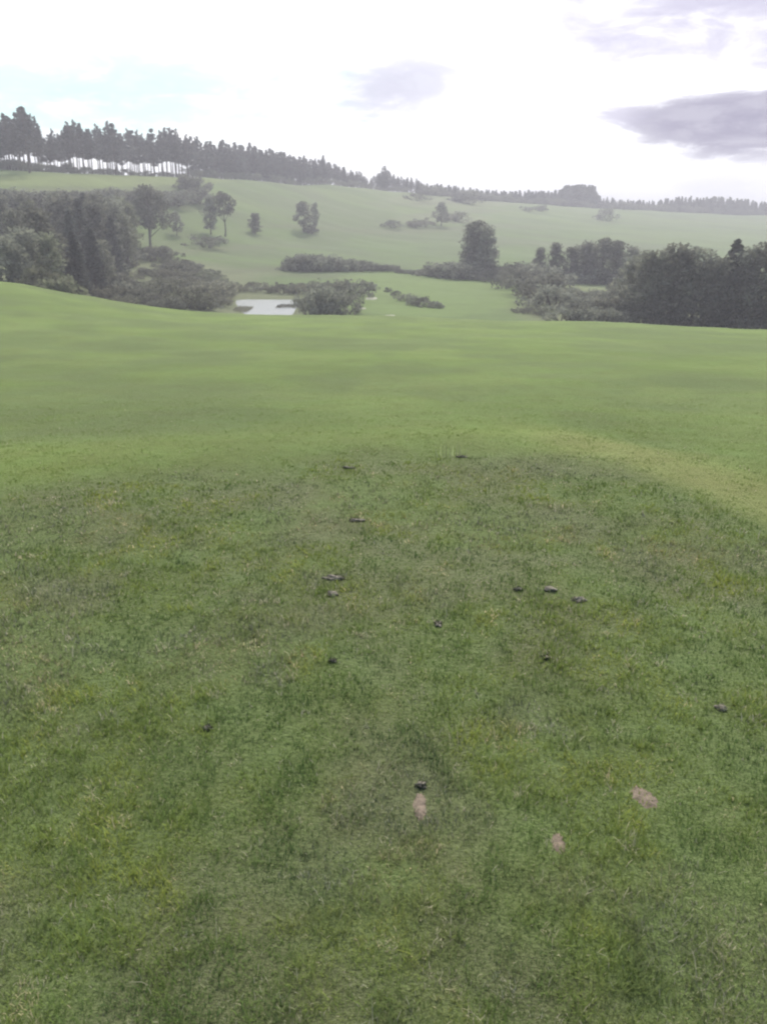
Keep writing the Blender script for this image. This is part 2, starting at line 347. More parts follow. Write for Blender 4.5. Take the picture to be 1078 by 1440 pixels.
# ------------------------------------------------------------------ grass blades near the camera (stuff)
def hole_list():
    r = []
    for px, py, rad in ((590, 1140, .040), (904, 1127, .046), (785, 1187, .028)):
        x, y, z = hit(px, py); r.append((x, y, rad))
    return r
HOLES = hole_list()
def blades(name, n, y0, y1, h, wd, tall=0.0, bright=1.0, clump=True):
    t = rng.random(n * 2); Yb = y0 * (y1 / y0) ** t; wd = wd * np.clip(Yb / 2.0, .8, 3.6); out_ = 1 - sstep(Yb, y1 * .12, y1)
    half = .50 * Yb + .9; Xb = (rng.random(n * 2) * 2 - 1) * half
    pr = .72 + .7 * (fbm(Xb * 9, Yb * 9, 61, 3) - .4) if clump else np.ones(n * 2)
    for hx, hy, hr in HOLES:
        dd = np.hypot((Xb - hx), (Yb - hy) * .6) * (.7 + .6 * fbm(Xb * 40, Yb * 40, 5, 2)); pr = pr * (.36 + .64 * sstep(dd, hr * .3, hr * 1.0))
    keep = rng.random(n * 2) < np.clip(pr * out_, 0, 1); Xb, Yb, wd = Xb[keep][:n], Yb[keep][:n], wd[keep][:n]; n = len(Xb)
    Zb = ground(Xb, Yb) - .002
    te = teeness(Xb, Yb)
    lush = fbm(Xb * 3.1, Yb * 3.1, 71, 4); dry = fbm(Xb * 2.0 + 9, Yb * 2.0, 81, 4)
    hh = h * (.45 + 1.0 * rng.random(n)) * (.8 + .45 * sstep(lush, .3, .75)) * (1 + tall * (rng.random(n) > .985) * 1.6)
    tuf = fbm(Xb * 17, Yb * 13, 101, 3); hh = hh * (.45 + .55 * te) * (1 - .35 * sstep(Yb, 2.5, 7)) * (.65 + .75 * sstep(tuf, .3, .72)); ang = rng.random(n) * 2 * math.pi; lean = (.25 + 1.1 * rng.random(n) ** 1.3)
    dx, dy = np.cos(ang), np.sin(ang); ww = wd * (.6 + .8 * rng.random(n))
    sx, sy = -dy * ww / 2, dx * ww / 2
    flat = np.hypot(lean, 1)
    lx, ly, lz = dx * lean / flat * hh, dy * lean / flat * hh, hh / flat
    B = np.stack([Xb, Yb, Zb], 1)
    v0 = B - np.stack([sx, sy, 0 * sx], 1); v1 = B + np.stack([sx, sy, 0 * sx], 1)
    mid = B + np.stack([lx * .38, ly * .38, lz * .62], 1)
    v2 = mid + np.stack([sx, sy, 0 * sx], 1) * .8; v3 = mid - np.stack([sx, sy, 0 * sx], 1) * .8
    tip = B + np.stack([lx, ly, lz], 1)
    v4 = tip + np.stack([sx, sy, 0 * sx], 1) * .25; v5 = tip - np.stack([sx, sy, 0 * sx], 1) * .25
    V = np.stack([v0, v1, v2, v3, v4, v5], 1).reshape(-1, 3)
    k = np.arange(n)[:, None] * 6
    Fc = np.concatenate([k + np.array([[0, 1, 2, 3]]), k + np.array([[3, 2, 4, 5]])])
    g = np.array((.150, .215, .058)); g2 = np.array((.215, .260, .066)); g3 = np.array((.102, .155, .055)); st = np.array((.46, .42, .30)); gr = np.array((.200, .198, .135))
    c = mixc(np.tile(g, (n, 1)), g2, rng.random(n) * sstep(lush, .35, .6)); c = mixc(c, g3, rng.random(n) * sstep(.62 - lush, 0, .25))
    c = mixc(c, gr, rng.random(n) * sstep(dry, .42, .65)); wisp = fbm(Xb * 15, Yb * 9, 93, 3); isst = (rng.random(n) < .03 + .07 * sstep(dry, .5, .7) + .4 * sstep(wisp, .64, .76) * te).astype(float)
    c = mixc(c, st, isst * .8); c = mixc(c, FAIR * 1.25, (1 - te) * (1 - isst) * .7)
    tone = fbm(Xb * 7, Yb * 5, 111, 4); c = mixc(c, c * np.array((.78, .82, .88)), sstep(tone, .5, .68) * te); c = mixc(c, c * np.array((1.25, 1.15, 1.0)), sstep(.46 - tone, 0, .16) * te)
    c = c * (.80 + .40 * rng.random((n, 1))) * bright
    o = mesh_obj(name, V, Fc, M['blade'], cols=np.repeat(c, 6, axis=0))
    return tag(o, kind='stuff')
tag(blades('grass', 440000, .95, 24, .0170, .0024, .7, 1.25), 'short worn green and straw turf of the tee and its front bank', 'grass')

# ------------------------------------------------------------------ small things on the turf
def ico(sub=2):
    import bmesh
    bm = bmesh.new(); bmesh.ops.create_icosphere(bm, subdivisions=sub, radius=1.0)
    v = np.array([tuple(q.co) for q in bm.verts]); f = np.array([[q.index for q in p.verts] for p in bm.faces]); bm.free(); return v, f
IV, IF = ico(3)
def lump(name, rx, ry, rz, mat, parent=None, seed=0, amp=.5, zoff=0.0):
    v = IV.copy(); k = 1 + amp * (fbm(v[:, 0] * 2.2 + seed, v[:, 1] * 2.2 + v[:, 2] * 1.7, seed, 3) - .5) * 2
    v = v * k[:, None] * np.array((rx, ry, rz)); v[:, 2] = np.maximum(v[:, 2], -.3 * rz) + zoff
    return mesh_obj(name, v, IF, mat, parent)
def tuft(name, n, rad, h, mat, parent, seed, wd=.003, spread=.5):
    q = random.Random(seed); V, Fc = [], []
    for k in range(n):
        a = q.random() * 6.28; r = rad * q.random() ** .5; x, y = math.cos(a) * r, math.sin(a) * r
        b = q.random() * 6.28; l = spread * q.random(); hh = h * (.5 + .6 * q.random()); sx, sy = -math.sin(b) * wd, math.cos(b) * wd
        tx, ty = x + math.cos(b) * l * hh, y + math.sin(b) * l * hh; j = len(V)
        V += [(x - sx, y - sy, 0), (x + sx, y + sy, 0), ((x * .6 + tx * .4) + sx * .7, (y * .6 + ty * .4) + sy * .7, hh * .6), ((x * .6 + tx * .4) - sx * .7, (y * .6 + ty * .4) - sy * .7, hh * .6), (tx, ty, hh)]
        Fc += [(j, j + 1, j + 2, j + 3), (j + 3, j + 2, j + 4)]
    return mesh_obj(name, V, Fc, mat, parent)
M['deadgrass'] = mat_simple('dead_grass', (.30, .28, .19), .9, .3, 30, 0)
M['darkturf'] = mat_simple('dark_turf', (.085, .095, .055), .95, .4, 30, .4)
CLODS = [  # px, py, half width m, half depth, height, pale, label
    (472, 817, .050, .022, .020, 0, 'long dark turf clod, left one, lying just behind the small pale-edged clod'),
    (467, 840, .028, .020, .022, 1, 'small dark clod with a pale edge in front of the long left clod'),
    (728, 833, .024, .016, .016, 0, 'small dark clod at the back of the pale worn patch'),
    (772, 830, .030, .022, .028, 1, 'pale whitish clod between the worn patch and the slanting right clod'),
    (812, 849, .036, .020, .022, 1, 'slanting dark clod with pale grass, rightmost of the row'),
    (616, 880, .018, .030, .014, 0, 'dark narrow clod between the left and right clods'),
    (468, 932, .016, .013, .014, 0, 'tiny dark clod below the left pair of clods'),
    (291, 1030, .022, .012, .014, 0, 'dark flat clod alone on the left side of the tee'),
    (592, 1108, .016, .014, .016, 0, 'dark clod at the head of the narrow bare divot'),
    (1013, 998, .020, .018, .018, 1, 'whitish dry clod near the right edge of the photo'),
    (490, 660, .040, .022, .022, 0, 'dark clod on the far edge of the tee'),
    (500, 735, .045, .022, .018, 0, 'dark scuffed clod behind the left pair, further up the tee'),
    (648, 644, .040, .016, .014, 0, 'dark scrape beside the pale grass stalks'),
    (766, 930, .026, .012, .010, 0, 'thin dark clod below the slanting clods')]
for k, (px, py, rx, ry, h, pale, lab) in enumerate(CLODS):
    x, y, z = hit(px, py); rx, ry, h = rx * .85, ry * .8, h * .5; o = empty('turf_clod', (x, y, z)); o.rotation_euler.z = rnd.uniform(-.3, .3)
    tag(o, lab, 'turf clod', 'torn clods of turf on the tee')
    lump('soil', rx, ry, h, M['soil'], o, k + 1, 1.1, .004)
    tuft('grass_fringe', 110, rx * 1.0, .017, M['deadgrass'] if pale else M['darkturf'], o, k, .0016, .9).location = (0, 0, 0)
    if pale:
        s = lump('dry_edge', rx * .7, ry * .55, h * .5, M['deadgrass'], o, k + 20, .6, h * .75); s.location = (rx * .35, -ry * .2, 0)
for k, (px, py, rx, ry, lab) in enumerate([
    (590, 1140, .022, .070, 'narrow pale bare divot, left of the three'), (904, 1127, .036, .062, 'wide pinkish bare divot, right of the three'),
    (785, 1187, .020, .048, 'small faint bare divot between the other two')]):
    x, y, z = hit(px, py); n = 40; V, Fc = [(0, 0, .002)], []
    for ring in (.5, 1.0):
        for a in range(n):
            t_ = a / n * 6.283; rr = ring * (1 + .35 * (rnd.random() - .5)); gx, gy = math.cos(t_) * rx * rr, math.sin(t_) * ry * rr
            V.append((gx, gy, gz(x + gx, y + gy) - z + (.003 if ring < 1 else -.004)))
    for a in range(n):
        b = (a + 1) % n; Fc += [(0, 1 + a, 1 + b), (1 + a, 1 + n + a, 1 + n + b, 1 + b)]
    o = mesh_obj('divot', V, Fc, M['dry'], smooth=True); o.location = (x, y, z + .002)
    o.rotation_euler.z = (-.05, .3, -.1)[k]; tag(o, lab, 'divot', 'bare divots worn in the tee')
x, y, z = hit(634, 645); o = empty('grass_stalks', (x, y, z)); tag(o, 'bunch of pale upright grass stalks on the far edge of the tee', 'grass tuft')
for k in range(10):
    hx = (k - 4.5) * .022 + rnd.uniform(-.006, .006); hh = rnd.uniform(.07, .13)
    s = mesh_obj('stalk', [(hx - .0035, 0, -.01), (hx + .0035, 0, -.01), (hx, .006, -.01), (hx + rnd.uniform(-.01, .01), rnd.uniform(-.01, .02), hh)],
                 [(0, 1, 3), (1, 2, 3), (2, 0, 3)], M['stalk'], o); s.location.y = rnd.uniform(-.04, .04)

# ------------------------------------------------------------------ plants
def tube(V, Fc, p, q, r0, r1, n=6):
    p, q = Vector(p), Vector(q); d = (q - p); d = d.normalized() if d.length > 1e-6 else Vector((0, 0, 1))
    a = d.orthogonal().normalized(); b = d.cross(a); j = len(V)
    for c, r in ((p, r0), (q, r1)):
        for k in range(n): t_ = 6.2832 * k / n; V.append(tuple(c + a * math.cos(t_) * r + b * math.sin(t_) * r))
    for k in range(n): m_ = (k + 1) % n; Fc.append((j + k, j + m_, j + n + m_, j + n + k))
def leaves(C, rad, n, size, q, flat=1.0):
    """n leaf quads per clump centre; C (k,3), rad (k,3)"""
    k = len(C); idx = np.repeat(np.arange(k), n); N = len(idx)
    d = q.normal(size=(N, 3)); d /= np.linalg.norm(d, axis=1)[:, None]; r = q.random(N) ** .45
    P = C[idx] + d * r[:, None] * rad[idx]
    a = q.normal(size=(N, 3)); a[:, 2] *= flat; a /= np.linalg.norm(a, axis=1)[:, None]
    b = np.cross(a, q.normal(size=(N, 3))); b /= np.linalg.norm(b, axis=1)[:, None]
    s = (size * (.6 + .8 * q.random(N)))[:, None]
    V = np.stack([P - a * s - b * s * .5, P + a * s * .3 - b * s * .6, P + a * s + b * s * .4, P - a * s * .2 + b * s * .6], 1).reshape(-1, 3)
    return V, np.arange(N * 4).reshape(N, 4)
def proto(name, trunkname='trunk', crownname='crown', tr=None, cr=None, tm=None, cm=None):
    o = bpy.data.objects.new(name, None)
    return dict(name=name, tr=tr, cr=cr, tm=tm, cm=cm, tn=trunkname, cn=crownname)
PROTO = {}
def make_mesh(name, V, Fc, mat):
    o = mesh_obj(name, V, Fc, mat); me = o.data; bpy.data.objects.remove(o); return me
def broadleaf(seed, width=.42, bare=.22, n=30, per=70, size=.022, mat='broad', gap=.0):
    q = np.random.default_rng(seed); pr = random.Random(seed); V, Fc = [], []
    bend = [(0, 0, 0)]; x = y = 0
    for k in range(1, 5):
        x += pr.uniform(-.02, .02); y += pr.uniform(-.02, .02); bend.append((x, y, k * .17))
    r = .026
    for a, b in zip(bend, bend[1:]): tube(V, Fc, a, b, r, r * .78); r *= .78
    C, Rd = [], []
    for k in range(n):
        t_ = (k + .5) / n; z = bare + .04 + (.93 - bare) * t_; env = width * math.sin(math.pi * min(1, .12 + .86 * t_)) ** .6 * (1 - .25 * t_)
        a = k * 2.4 + pr.uniform(-.5, .5); rr = env * pr.uniform(.25, .86)
        C.append((math.cos(a) * rr, math.sin(a) * rr, z)); s = pr.uniform(.07, .13); Rd.append((s * 1.15, s * 1.15, s * .75))
        if k % 3 == 0:
            j = min(4, max(1, int(z / .17) - 1)); tube(V, Fc, bend[j], C[-1], .009, .003, 4)
    L, LF = leaves(np.array(C), np.array(Rd), per, size, q)
    return make_mesh('trunk', V, Fc, M['bark']), make_mesh('crown', L, LF, M[mat])
def pine(seed, bare=.42, width=.16, size=.016):
    q = np.random.default_rng(seed); pr = random.Random(seed); V, Fc = [], []
    x = y = 0; pts = [(0, 0, -.03)]
    for k in range(1, 6): x += pr.uniform(-.008, .008); y += pr.uniform(-.008, .008); pts.append((x, y, k * .19))
    r = .0135
    for a, b in zip(pts, pts[1:]): tube(V, Fc, a, b, r, r * .82, 6); r *= .82
    C, Rd = [], []; z = bare; a = 0
    while z < .97:
        t_ = (z - bare) / (1 - bare); env = width * (1 - .95 * t_ ** 1.25) * (.6 + .4 * min(1, t_ * 5))
        for k in range(4 if t_ < .7 else 3):
            a += 2.1 + pr.uniform(-.4, .4); L_ = env * pr.uniform(.5, 1.15)
            cx, cy = x * z + math.cos(a) * L_, y * z + math.sin(a) * L_; cz = z + pr.uniform(-.01, .03)
            tube(V, Fc, (x * z, y * z, z - .02), (cx, cy, cz), .004, .0015, 4)
            C.append((cx * .8, cy * .8, cz)); Rd.append((max(.012, env * .45), max(.012, env * .45), .026))
        z += pr.uniform(.035, .06)
    for k in range(4):       # dead lower snags
        zz_ = pr.uniform(.2, bare); a = pr.random() * 6.28; tube(V, Fc, (0, 0, zz_), (math.cos(a) * .05, math.sin(a) * .05, zz_ + .01), .003, .001, 4)
    L, LF = leaves(np.array(C), np.array(Rd), 26, size, q, .6)
    return make_mesh('trunk', V, Fc, M['pinebark']), make_mesh('crown', L, LF, M['pine'])
def spruce(seed, width=.2, per=26, size=.018, low=.04, mat='spruce'):
    q = np.random.default_rng(seed); pr = random.Random(seed); V, Fc = [], []
    tube(V, Fc, (0, 0, -.03), (0, 0, .95), .02, .003, 6); C, Rd = [], []; z = low; a = 0
    while z < .985:
        t_ = (z - low) / (1 - low); env = width * (1 - t_) ** .8 + .008
        for k in range(6 if t_ < .6 else 4):
            a += 1.13 + pr.uniform(-.2, .2); L_ = env * pr.uniform(.45, 1.1)
            C.append((math.cos(a) * L_ * .75, math.sin(a) * L_ * .75, z - L_ * .12)); Rd.append((env * .42 + .006, env * .42 + .006, .022))
        z += .042
    L, LF = leaves(np.array(C), np.array(Rd), per, size, q, .5)
    return make_mesh('trunk', V, Fc, M['bark']), make_mesh('crown', L, LF, M[mat])
def bush(seed, wx=.9, per=60, size=.05, mat='gorse', n=16):
    q = np.random.default_rng(seed); pr = random.Random(seed); V, Fc = [], []; C, Rd = [], []
    for k in range(n):
        a = k * 2.4; rr = wx * (k / n) ** .5 * pr.uniform(.7, 1.05); z = pr.uniform(.18, .8) * (1 - (rr / wx) ** 2 * .55)
        C.append((math.cos(a) * rr, math.sin(a) * rr, z)); s = pr.uniform(.16, .27); Rd.append((s * 1.2, s * 1.2, s * .9))
        if k % 2 == 0: tube(V, Fc, (math.cos(a) * .08, math.sin(a) * .08, -.08), C[-1], .03, .01, 4)
    L, LF = leaves(np.array(C), np.array(Rd), per, size, q)
    L[:, 2] = np.maximum(L[:, 2], -.05)
    return make_mesh('stem', V, Fc, M['bark']), make_mesh('foliage', L, LF, M[mat])
PR = dict(
    broad=[broadleaf(s, wd, ba) for s, wd, ba in ((1, .36, .2), (2, .42, .16), (3, .30, .12), (4, .40, .24))],
    tall=[broadleaf(s, wd, .06, 38, 70, .02) for s, wd in ((11, .24), (12, .28), (13, .22))],
    round=[broadleaf(21, .52, .30, 44, 90, .02)], pine=[pine(s, b, wd) for s, b, wd in ((31, .38, .20), (32, .42, .22), (33, .36, .18), (34, .45, .21), (35, .40, .23))],
    lowpine=[pine(s, b, wd) for s, b, wd in ((131, .18, .20), (132, .24, .22), (133, .14, .2), (134, .3, .22))],
    bigpine=[pine(38, .36, .24), pine(39, .4, .21)],
    spruce=[spruce(s, wd) for s, wd in ((41, .17), (42, .21), (43, .25))], farfir=[spruce(s, wd, 9, .035) for s, wd in ((51, .2), (52, .26), (53, .3))],
    bush=[bush(s, wd) for s, wd in ((61, .8), (62, 1.0), (63, .9), (64, 1.2))], darkbush=[bush(s, wd, 60, .05, 'broad') for s, wd in ((71, .8), (72, 1.0), (73, 1.2))],
    palewood=[broadleaf(s, .22, .1, 30, 60, .02, 'pale') for s in (15, 16)],
    palebush=[bush(86, .9, 50, .05, 'pale')],
    paleshrub=[bush(81, .45, 60, .05, 'pale')], umbrella=[broadleaf(91, .5, .5, 22, 80, .024)])
NAMES = dict(broad='broadleaf_tree', tall='broadleaf_tree', round='broadleaf_tree', pine='pine_tree', lowpine='pine_tree', bigpine='pine_tree', spruce='spruce_tree', farfir='conifer_tree',
             bush='bush', darkbush='bush', palebush='bush', palewood='broadleaf_tree', paleshrub='shrub', umbrella='broadleaf_tree')
count = {}
UNDER = []          # the low far-off scrub along the skyline, gathered into one object
def under(kind, x, y, h, wide=1.0): UNDER.append((kind, x, y, h, wide))
def build_under():
    Vs, Fs, off = [], [], 0
    for k, (kind, x, y, h, wide) in enumerate(UNDER):
        me = PR[kind][k % len(PR[kind])][1]; n = len(me.vertices); v = np.empty(n * 3, np.float32); me.vertices.foreach_get('co', v); v = v.reshape(-1, 3).astype(float)
        a = rnd.uniform(0, 6.28); c_, s_ = math.cos(a), math.sin(a)
        v = np.stack([(v[:, 0] * c_ - v[:, 1] * s_) * h * wide + x, (v[:, 0] * s_ + v[:, 1] * c_) * h * wide + y, v[:, 2] * h + gz(x, y) - .02 * h], 1)
        Vs.append(v); Fs.append(np.arange(n).reshape(-1, 4) + off); off += n
    tag(mesh_obj('undergrowth', np.concatenate(Vs), np.concatenate(Fs), M['broad']), 'low dark scrub running under the pines and far conifers on the skyline', 'undergrowth', kind='stuff')
def plant(kind, x, y, h, label, cat, group=None, wide=1.0, sink=0.02):
    k = count.get(kind, 0); count[kind] = k + 1; tr, cr = PR[kind][k % len(PR[kind])]
    o = empty(NAMES[kind], (x, y, gz(x, y) - sink * h)); o.scale = (h * wide, h * wide, h); o.rotation_euler.z = rnd.uniform(0, 6.28)
    for me in (tr, cr):
        c = bpy.data.objects.new(me.name.split('.')[0], me); COL.objects.link(c); c.parent = o
    return tag(o, label, cat, group)
def at_base(kind, px, base, top, label, cat, group=None, wide=1.0, ymin=95):
    x, y, z = hit(px, base, ymin); h = (base - top) * y / F * 1.03
    return plant(kind, x, y, h, label, cat, group, wide)
def at_depth(kind, px, Yd, top, label, cat, group=None, wide=1.0):
    d = raydir(px, top); x = d.x / d.y * Yd; zt = CAM_H + d.z / d.y * Yd
    return plant(kind, x, Yd, max(1.0, zt - gz(x, Yd)), label, cat, group, wide)

# -- the pine belt along the left skyline
TOP = ([-150, 0, 12, 22, 45, 52, 68, 80, 150, 170, 200, 240, 255, 300, 340, 400, 445, 456, 480, 505, 520, 532, 548, 560, 590, 600],
       [150, 165, 152, 150, 158, 182, 186, 170, 170, 184, 182, 182, 190, 197, 199, 212, 222, 220, 234, 238, 250, 238, 240, 246, 252, 256])
ridgeY = lambda px: float(np.interp(px, PX, LINES[-1][0]))
PINEGRP = 'pines in the skyline belt'
def pine_row(dpx, off, jit, hs, lab_of, x0=-110, x1=592):
    px = x0
    while px < x1:
        Yd = ridgeY(px) + off + rnd.uniform(-2, 2); top = np.interp(px, *TOP)
        d = raydir(px, top); x = d.x / d.y * Yd; h = (CAM_H + d.z / d.y * Yd - gz(x, Yd)) * hs * rnd.choice((.8, .88, .94, .98, 1.0, 1.06))
        lab = lab_of(px)
        plant('pine' if px < 265 or rnd.random() < .25 else 'lowpine', x, Yd, h, lab, 'pine tree', PINEGRP if lab.startswith('bare') else None, rnd.uniform(.85, 1.2) * (1 if px < 265 else 1.15))
        px += dpx(px) * rnd.uniform(.6, 1.4)
band = lambda px: ('bare trunked pine at the left end of the skyline belt, above the upper field' if px < 70 else
                   'bare trunked pine in the skyline belt with bright sky between its trunk and the next' if px < 260 else
                   'bare trunked hazy pine in the middle of the skyline belt above the long slope' if px < 440 else
                   'bare trunked small hazy pine at the right end of the skyline belt')
pine_row(lambda p: 9.5 if p < 300 else 7, 4, 1, 1.0, band)
pine_row(lambda p: 11 if p < 300 else 8, 12, 1, .98, band)
pine_row(lambda p: 12 if p < 300 else 9, 22, 1, .96, band)
pine_row(lambda p: 14 if p < 300 else 10, 34, 1, .96, band)
at_depth('bigpine', 30, 306, 146, 'tallest dense pine standing out at the left end of the skyline', 'pine tree', wide=1.1)
at_depth('bigpine', 4, 309, 156, 'tall pine cut by the left edge of the photo', 'pine tree')
at_depth('bigpine', 247, ridgeY(247) + 6, 178, 'pine with a pointed top where the sky gaps end', 'pine tree', wide=.7)
at_depth('bigpine', 454, ridgeY(454) + 4, 216, 'pointed pine rising above the right part of the belt', 'pine tree', wide=.9)
at_depth('bigpine', 541, ridgeY(541) + 4, 232, 'last tall pine of the belt, spreading at its right end', 'pine tree', wide=1.5)
# undergrowth below the belt
for k in range(86):
    px = -60 + k * 7.4; lab = 'dark bush in the low thicket under the left end of the pine belt' if px < 110 else 'low dark bush at the foot of the skyline pines'
    hh = rnd.uniform(3.0, 4.8) if px < 110 else rnd.uniform(1.6, 3.6) if px < 260 else rnd.uniform(2.5, 5.5)
    Yd = ridgeY(px) + rnd.uniform(-3, 5); d = raydir(px, 240); under('darkbush', d.x / d.y * Yd, Yd, hh)
for px, b, t_ in ((262, 268, 246), (276, 270, 244)): at_base('darkbush', px, b, t_, 'bush on the slope below the sky gaps, %s' % ('left of a pair' if px < 270 else 'right of a pair'), 'bush', ymin=200)

# -- far conifers on the right skyline
FT = ([585, 600, 650, 700, 780, 790, 800, 835, 842, 850, 880, 920, 960, 1020, 1050, 1078, 1200], [253, 257, 263, 267, 268, 262, 259, 260, 272, 277, 280, 282, 276, 276, 280, 282, 286])
FB = ([585, 650, 720, 800, 860, 920, 1078, 1200], [268, 276, 287, 293, 297, 303, 307, 310])
def far_label(px):
    if px < 700: return 'small far conifer in the low hedge-like skyline right of the pines'
    if px < 788: return 'small far conifer on the skyline left of the rounded clump'
    if px < 846: return 'far conifer of the rounded clump standing above the skyline'
    return 'small far conifer in the jagged line on the right skyline'
for row, step in ((0, 5.0), (1, 6.0), (2, 7.5)):
    px = 588
    while px < 1150:
        Yd = ridgeY(px) + (-12, 2, 16)[row] + rnd.uniform(-4, 4); top = np.interp(px, *FT) + rnd.uniform(-1.5, 5) + (0, 0, 0)[row]
        d = raydir(px, top); x = d.x / d.y * Yd; h = CAM_H + d.z / d.y * Yd - gz(x, Yd)
        plant('farfir', x, Yd, max(5, h), far_label(px), 'conifer', 'far conifers on the right skyline', rnd.uniform(1.0, 1.7) if px < 850 else rnd.uniform(.9, 1.4)); px += step * rnd.uniform(.6, 1.4)
for k, (px, b, t_, wd) in enumerate(((585, 282, 270, 1.4), (645, 284, 270, 1.4), (655, 286, 268, 1.2), (740, 297, 289, 1.6), (760, 297, 288, 1.5), (850, 310, 290, .8))):
    at_base('darkbush', px, b, t_, ('low bush just under the skyline, leftmost and below the last pine', 'bush under the skyline conifers, left of two together', 'bush under the skyline conifers, right of two together',
            'flat bush at the top of the right field, left of two', 'flat bush at the top of the right field, right of two', 'lone small bush below the right end of the rounded clump')[k], 'bush', None, wd, 200)

for k in range(72):
    px = 590 + k * 7.6; Yd = ridgeY(px) + rnd.uniform(-22, -12); d = raydir(px, 290); under('darkbush', d.x / d.y * Yd, Yd, rnd.uniform(4, 8.5), 1.1)
build_under()
# -- hedge band under the upper field on the left
for k in range(40):
    px = -20 + k * 7.7; b = 290 - max(0, px - 160) * .06; t_ = 264 + rnd.uniform(-2, 6)
    at_base('darkbush', px, b + rnd.uniform(-5, 6), t_, 'dark bush in the hedge under the pale upper field', 'bush', 'hedge below the upper field', rnd.uniform(.9, 1.3), 190)

# -- dark wood on the left
LW = [(-30, 150, 300), (-5, 205, 272), (18, 165, 292), (40, 200, 280), (62, 160, 300), (85, 205, 272), (108, 185, 276), (128, 195, 280), (30, 135, 318), (66, 135, 325), (100, 140, 322), (8, 130, 330), (126, 160, 318), (142, 205, 285), (160, 225, 280), (178, 232, 285), (148, 175, 340), (48, 150, 290), (95, 165, 290), (132, 215, 270), (146, 222, 276), (168, 235, 274), (154, 190, 300), (138, 165, 335), (116, 215, 268), (74, 215, 268), (30, 215, 270), (172, 215, 300), (110, 150, 345), (20, 130, 345)]
for k, (px, Yd, top) in enumerate(LW):
    at_depth(('spruce', 'tall', 'tall', 'palewood', 'spruce', 'broad')[k % 6], px, Yd, top, 'tall dark tree within the dense wood at the left edge' if px < 118 else 'dark tree at the right side of the left-hand wood', 'tree', 'trees of the left-hand wood', rnd.uniform(1.0, 1.3))
at_depth('paleshrub', 84, 112, 374, 'pale green pointed shrub in front of the dark left wood', 'shrub')
at_depth('paleshrub', 52, 118, 356, 'faint pale shrub among the dark trunks at far left', 'shrub')
for k in range(14):
    px = -10 + k * 12; at_depth('darkbush', px, 112 + k * 1.5, 392 + k * 2.2, 'low dark bush along the near foot of the left wood', 'bush', 'bushes at the foot of the left wood', 1.3)
# -- single trees on the slope
at_base('round', 212, 348, 272, 'broad dark round-crowned tree with a bare trunk right of the left wood', 'tree', wide=.95, ymin=110)
at_base('broad', 249, 332, 302, 'small thin tree between the big round tree and the pair of trees', 'tree', wide=1.0, ymin=110)
at_base('broad', 297, 330, 281, 'left tree of the pair on the slope, over a dark bush', 'tree', wide=.8, ymin=110)
at_base('umbrella', 317, 333, 279, 'flat-topped tree on a thin leaning trunk, right of the pair', 'tree', wide=.85, ymin=110)
at_base('darkbush', 290, 348, 328, 'dark bush at the foot of the pair of slope trees', 'bush', None, 1.3, 110)
at_base('tall', 359, 329, 303, 'small lone upright dark tree in the open green slope', 'tree', wide=1.5, ymin=110)
at_base('broad', 427, 326, 288, 'leafy dark tree of the clump in mid slope, left and larger', 'tree', wide=1.15, ymin=110)
at_base('broad', 443, 324, 290, 'slim tree at the right of the mid slope clump', 'tree', wide=.7, ymin=110)
at_base('darkbush', 436, 328, 313, 'dark bush under the clump of trees in mid slope', 'bush', None, 1.1, 110)
at_base('darkbush', 551, 321, 308, 'small green bush left of the brown rough on the slope', 'bush', None, 1.3, 110)
for k, (px, b, t_) in enumerate(((582, 320, 308), (596, 318, 305), (640, 312, 296))): at_base('bush', px, b, t_, 'brownish bush in the rough on the upper slope, %s' % ('leftmost of three', 'middle of three', 'rightmost of three, beyond the small tree')[k], 'bush', None, 1.4, 110)
at_base('broad', 620, 318, 289, 'small rounded tree in the brown rough on the upper slope', 'tree', wide=1.2, ymin=110)
for k in range(7): at_base('darkbush', 165 + k * 10, 360 + (k % 3) * 3, 344 + rnd.uniform(-2, 3), 'dark low bush in the shade below the big round tree', 'bush', 'bushes below the round tree', 1.3, 110)
for k in range(5): at_base('darkbush', 235 + k * 10, 379, 367 + rnd.uniform(-1, 3), 'dark low bush at the right end of the scrub below the slope', 'bush', 'bushes ending the scrub strip', 1.3, 110)
# -- scrub between the wood and the sheds
for k in range(60):
    t_ = k / 59; px = 128 + 186 * ((k * 0.618) % 1) + rnd.uniform(-5, 5); b = 370 + 68 * t_ + rnd.uniform(-3, 3); b = min(b, 441)
    if px > 285 and b < 395: b += 22
    at_base(('bush', 'darkbush', 'bush', 'palebush', 'darkbush')[k % 5], px, b, b - rnd.choice((10, 15, 20, 32)) * (.55 + .6 * t_), 'rough grey-green bush in the scrub between the left wood and the pond', 'bush', 'scrub bushes left of the pond', rnd.uniform(.8, 1.2), 110)
for k in range(34):
    px = 214 + 100 * ((k * .618) % 1); b = 388 + k * 1.5; at_base(('darkbush', 'bush', 'darkbush')[k % 3], px, b, b - rnd.choice((9, 13, 17)), 'dusky bush in the low scrub thinning towards the pond', 'bush', 'low scrub running to the pond', rnd.uniform(.8, 1.2), 110)
for k in range(20):
    px = 300 + k * 6.6; b = 419 - (k % 3) * 7; at_depth('darkbush' if k % 2 else 'bush', px, 196 + (k % 3) * 5, 397 + rnd.uniform(-4, 6), 'dark bush in the hedge rising directly behind the pond', 'bush', 'hedge behind the pond', 1.0)
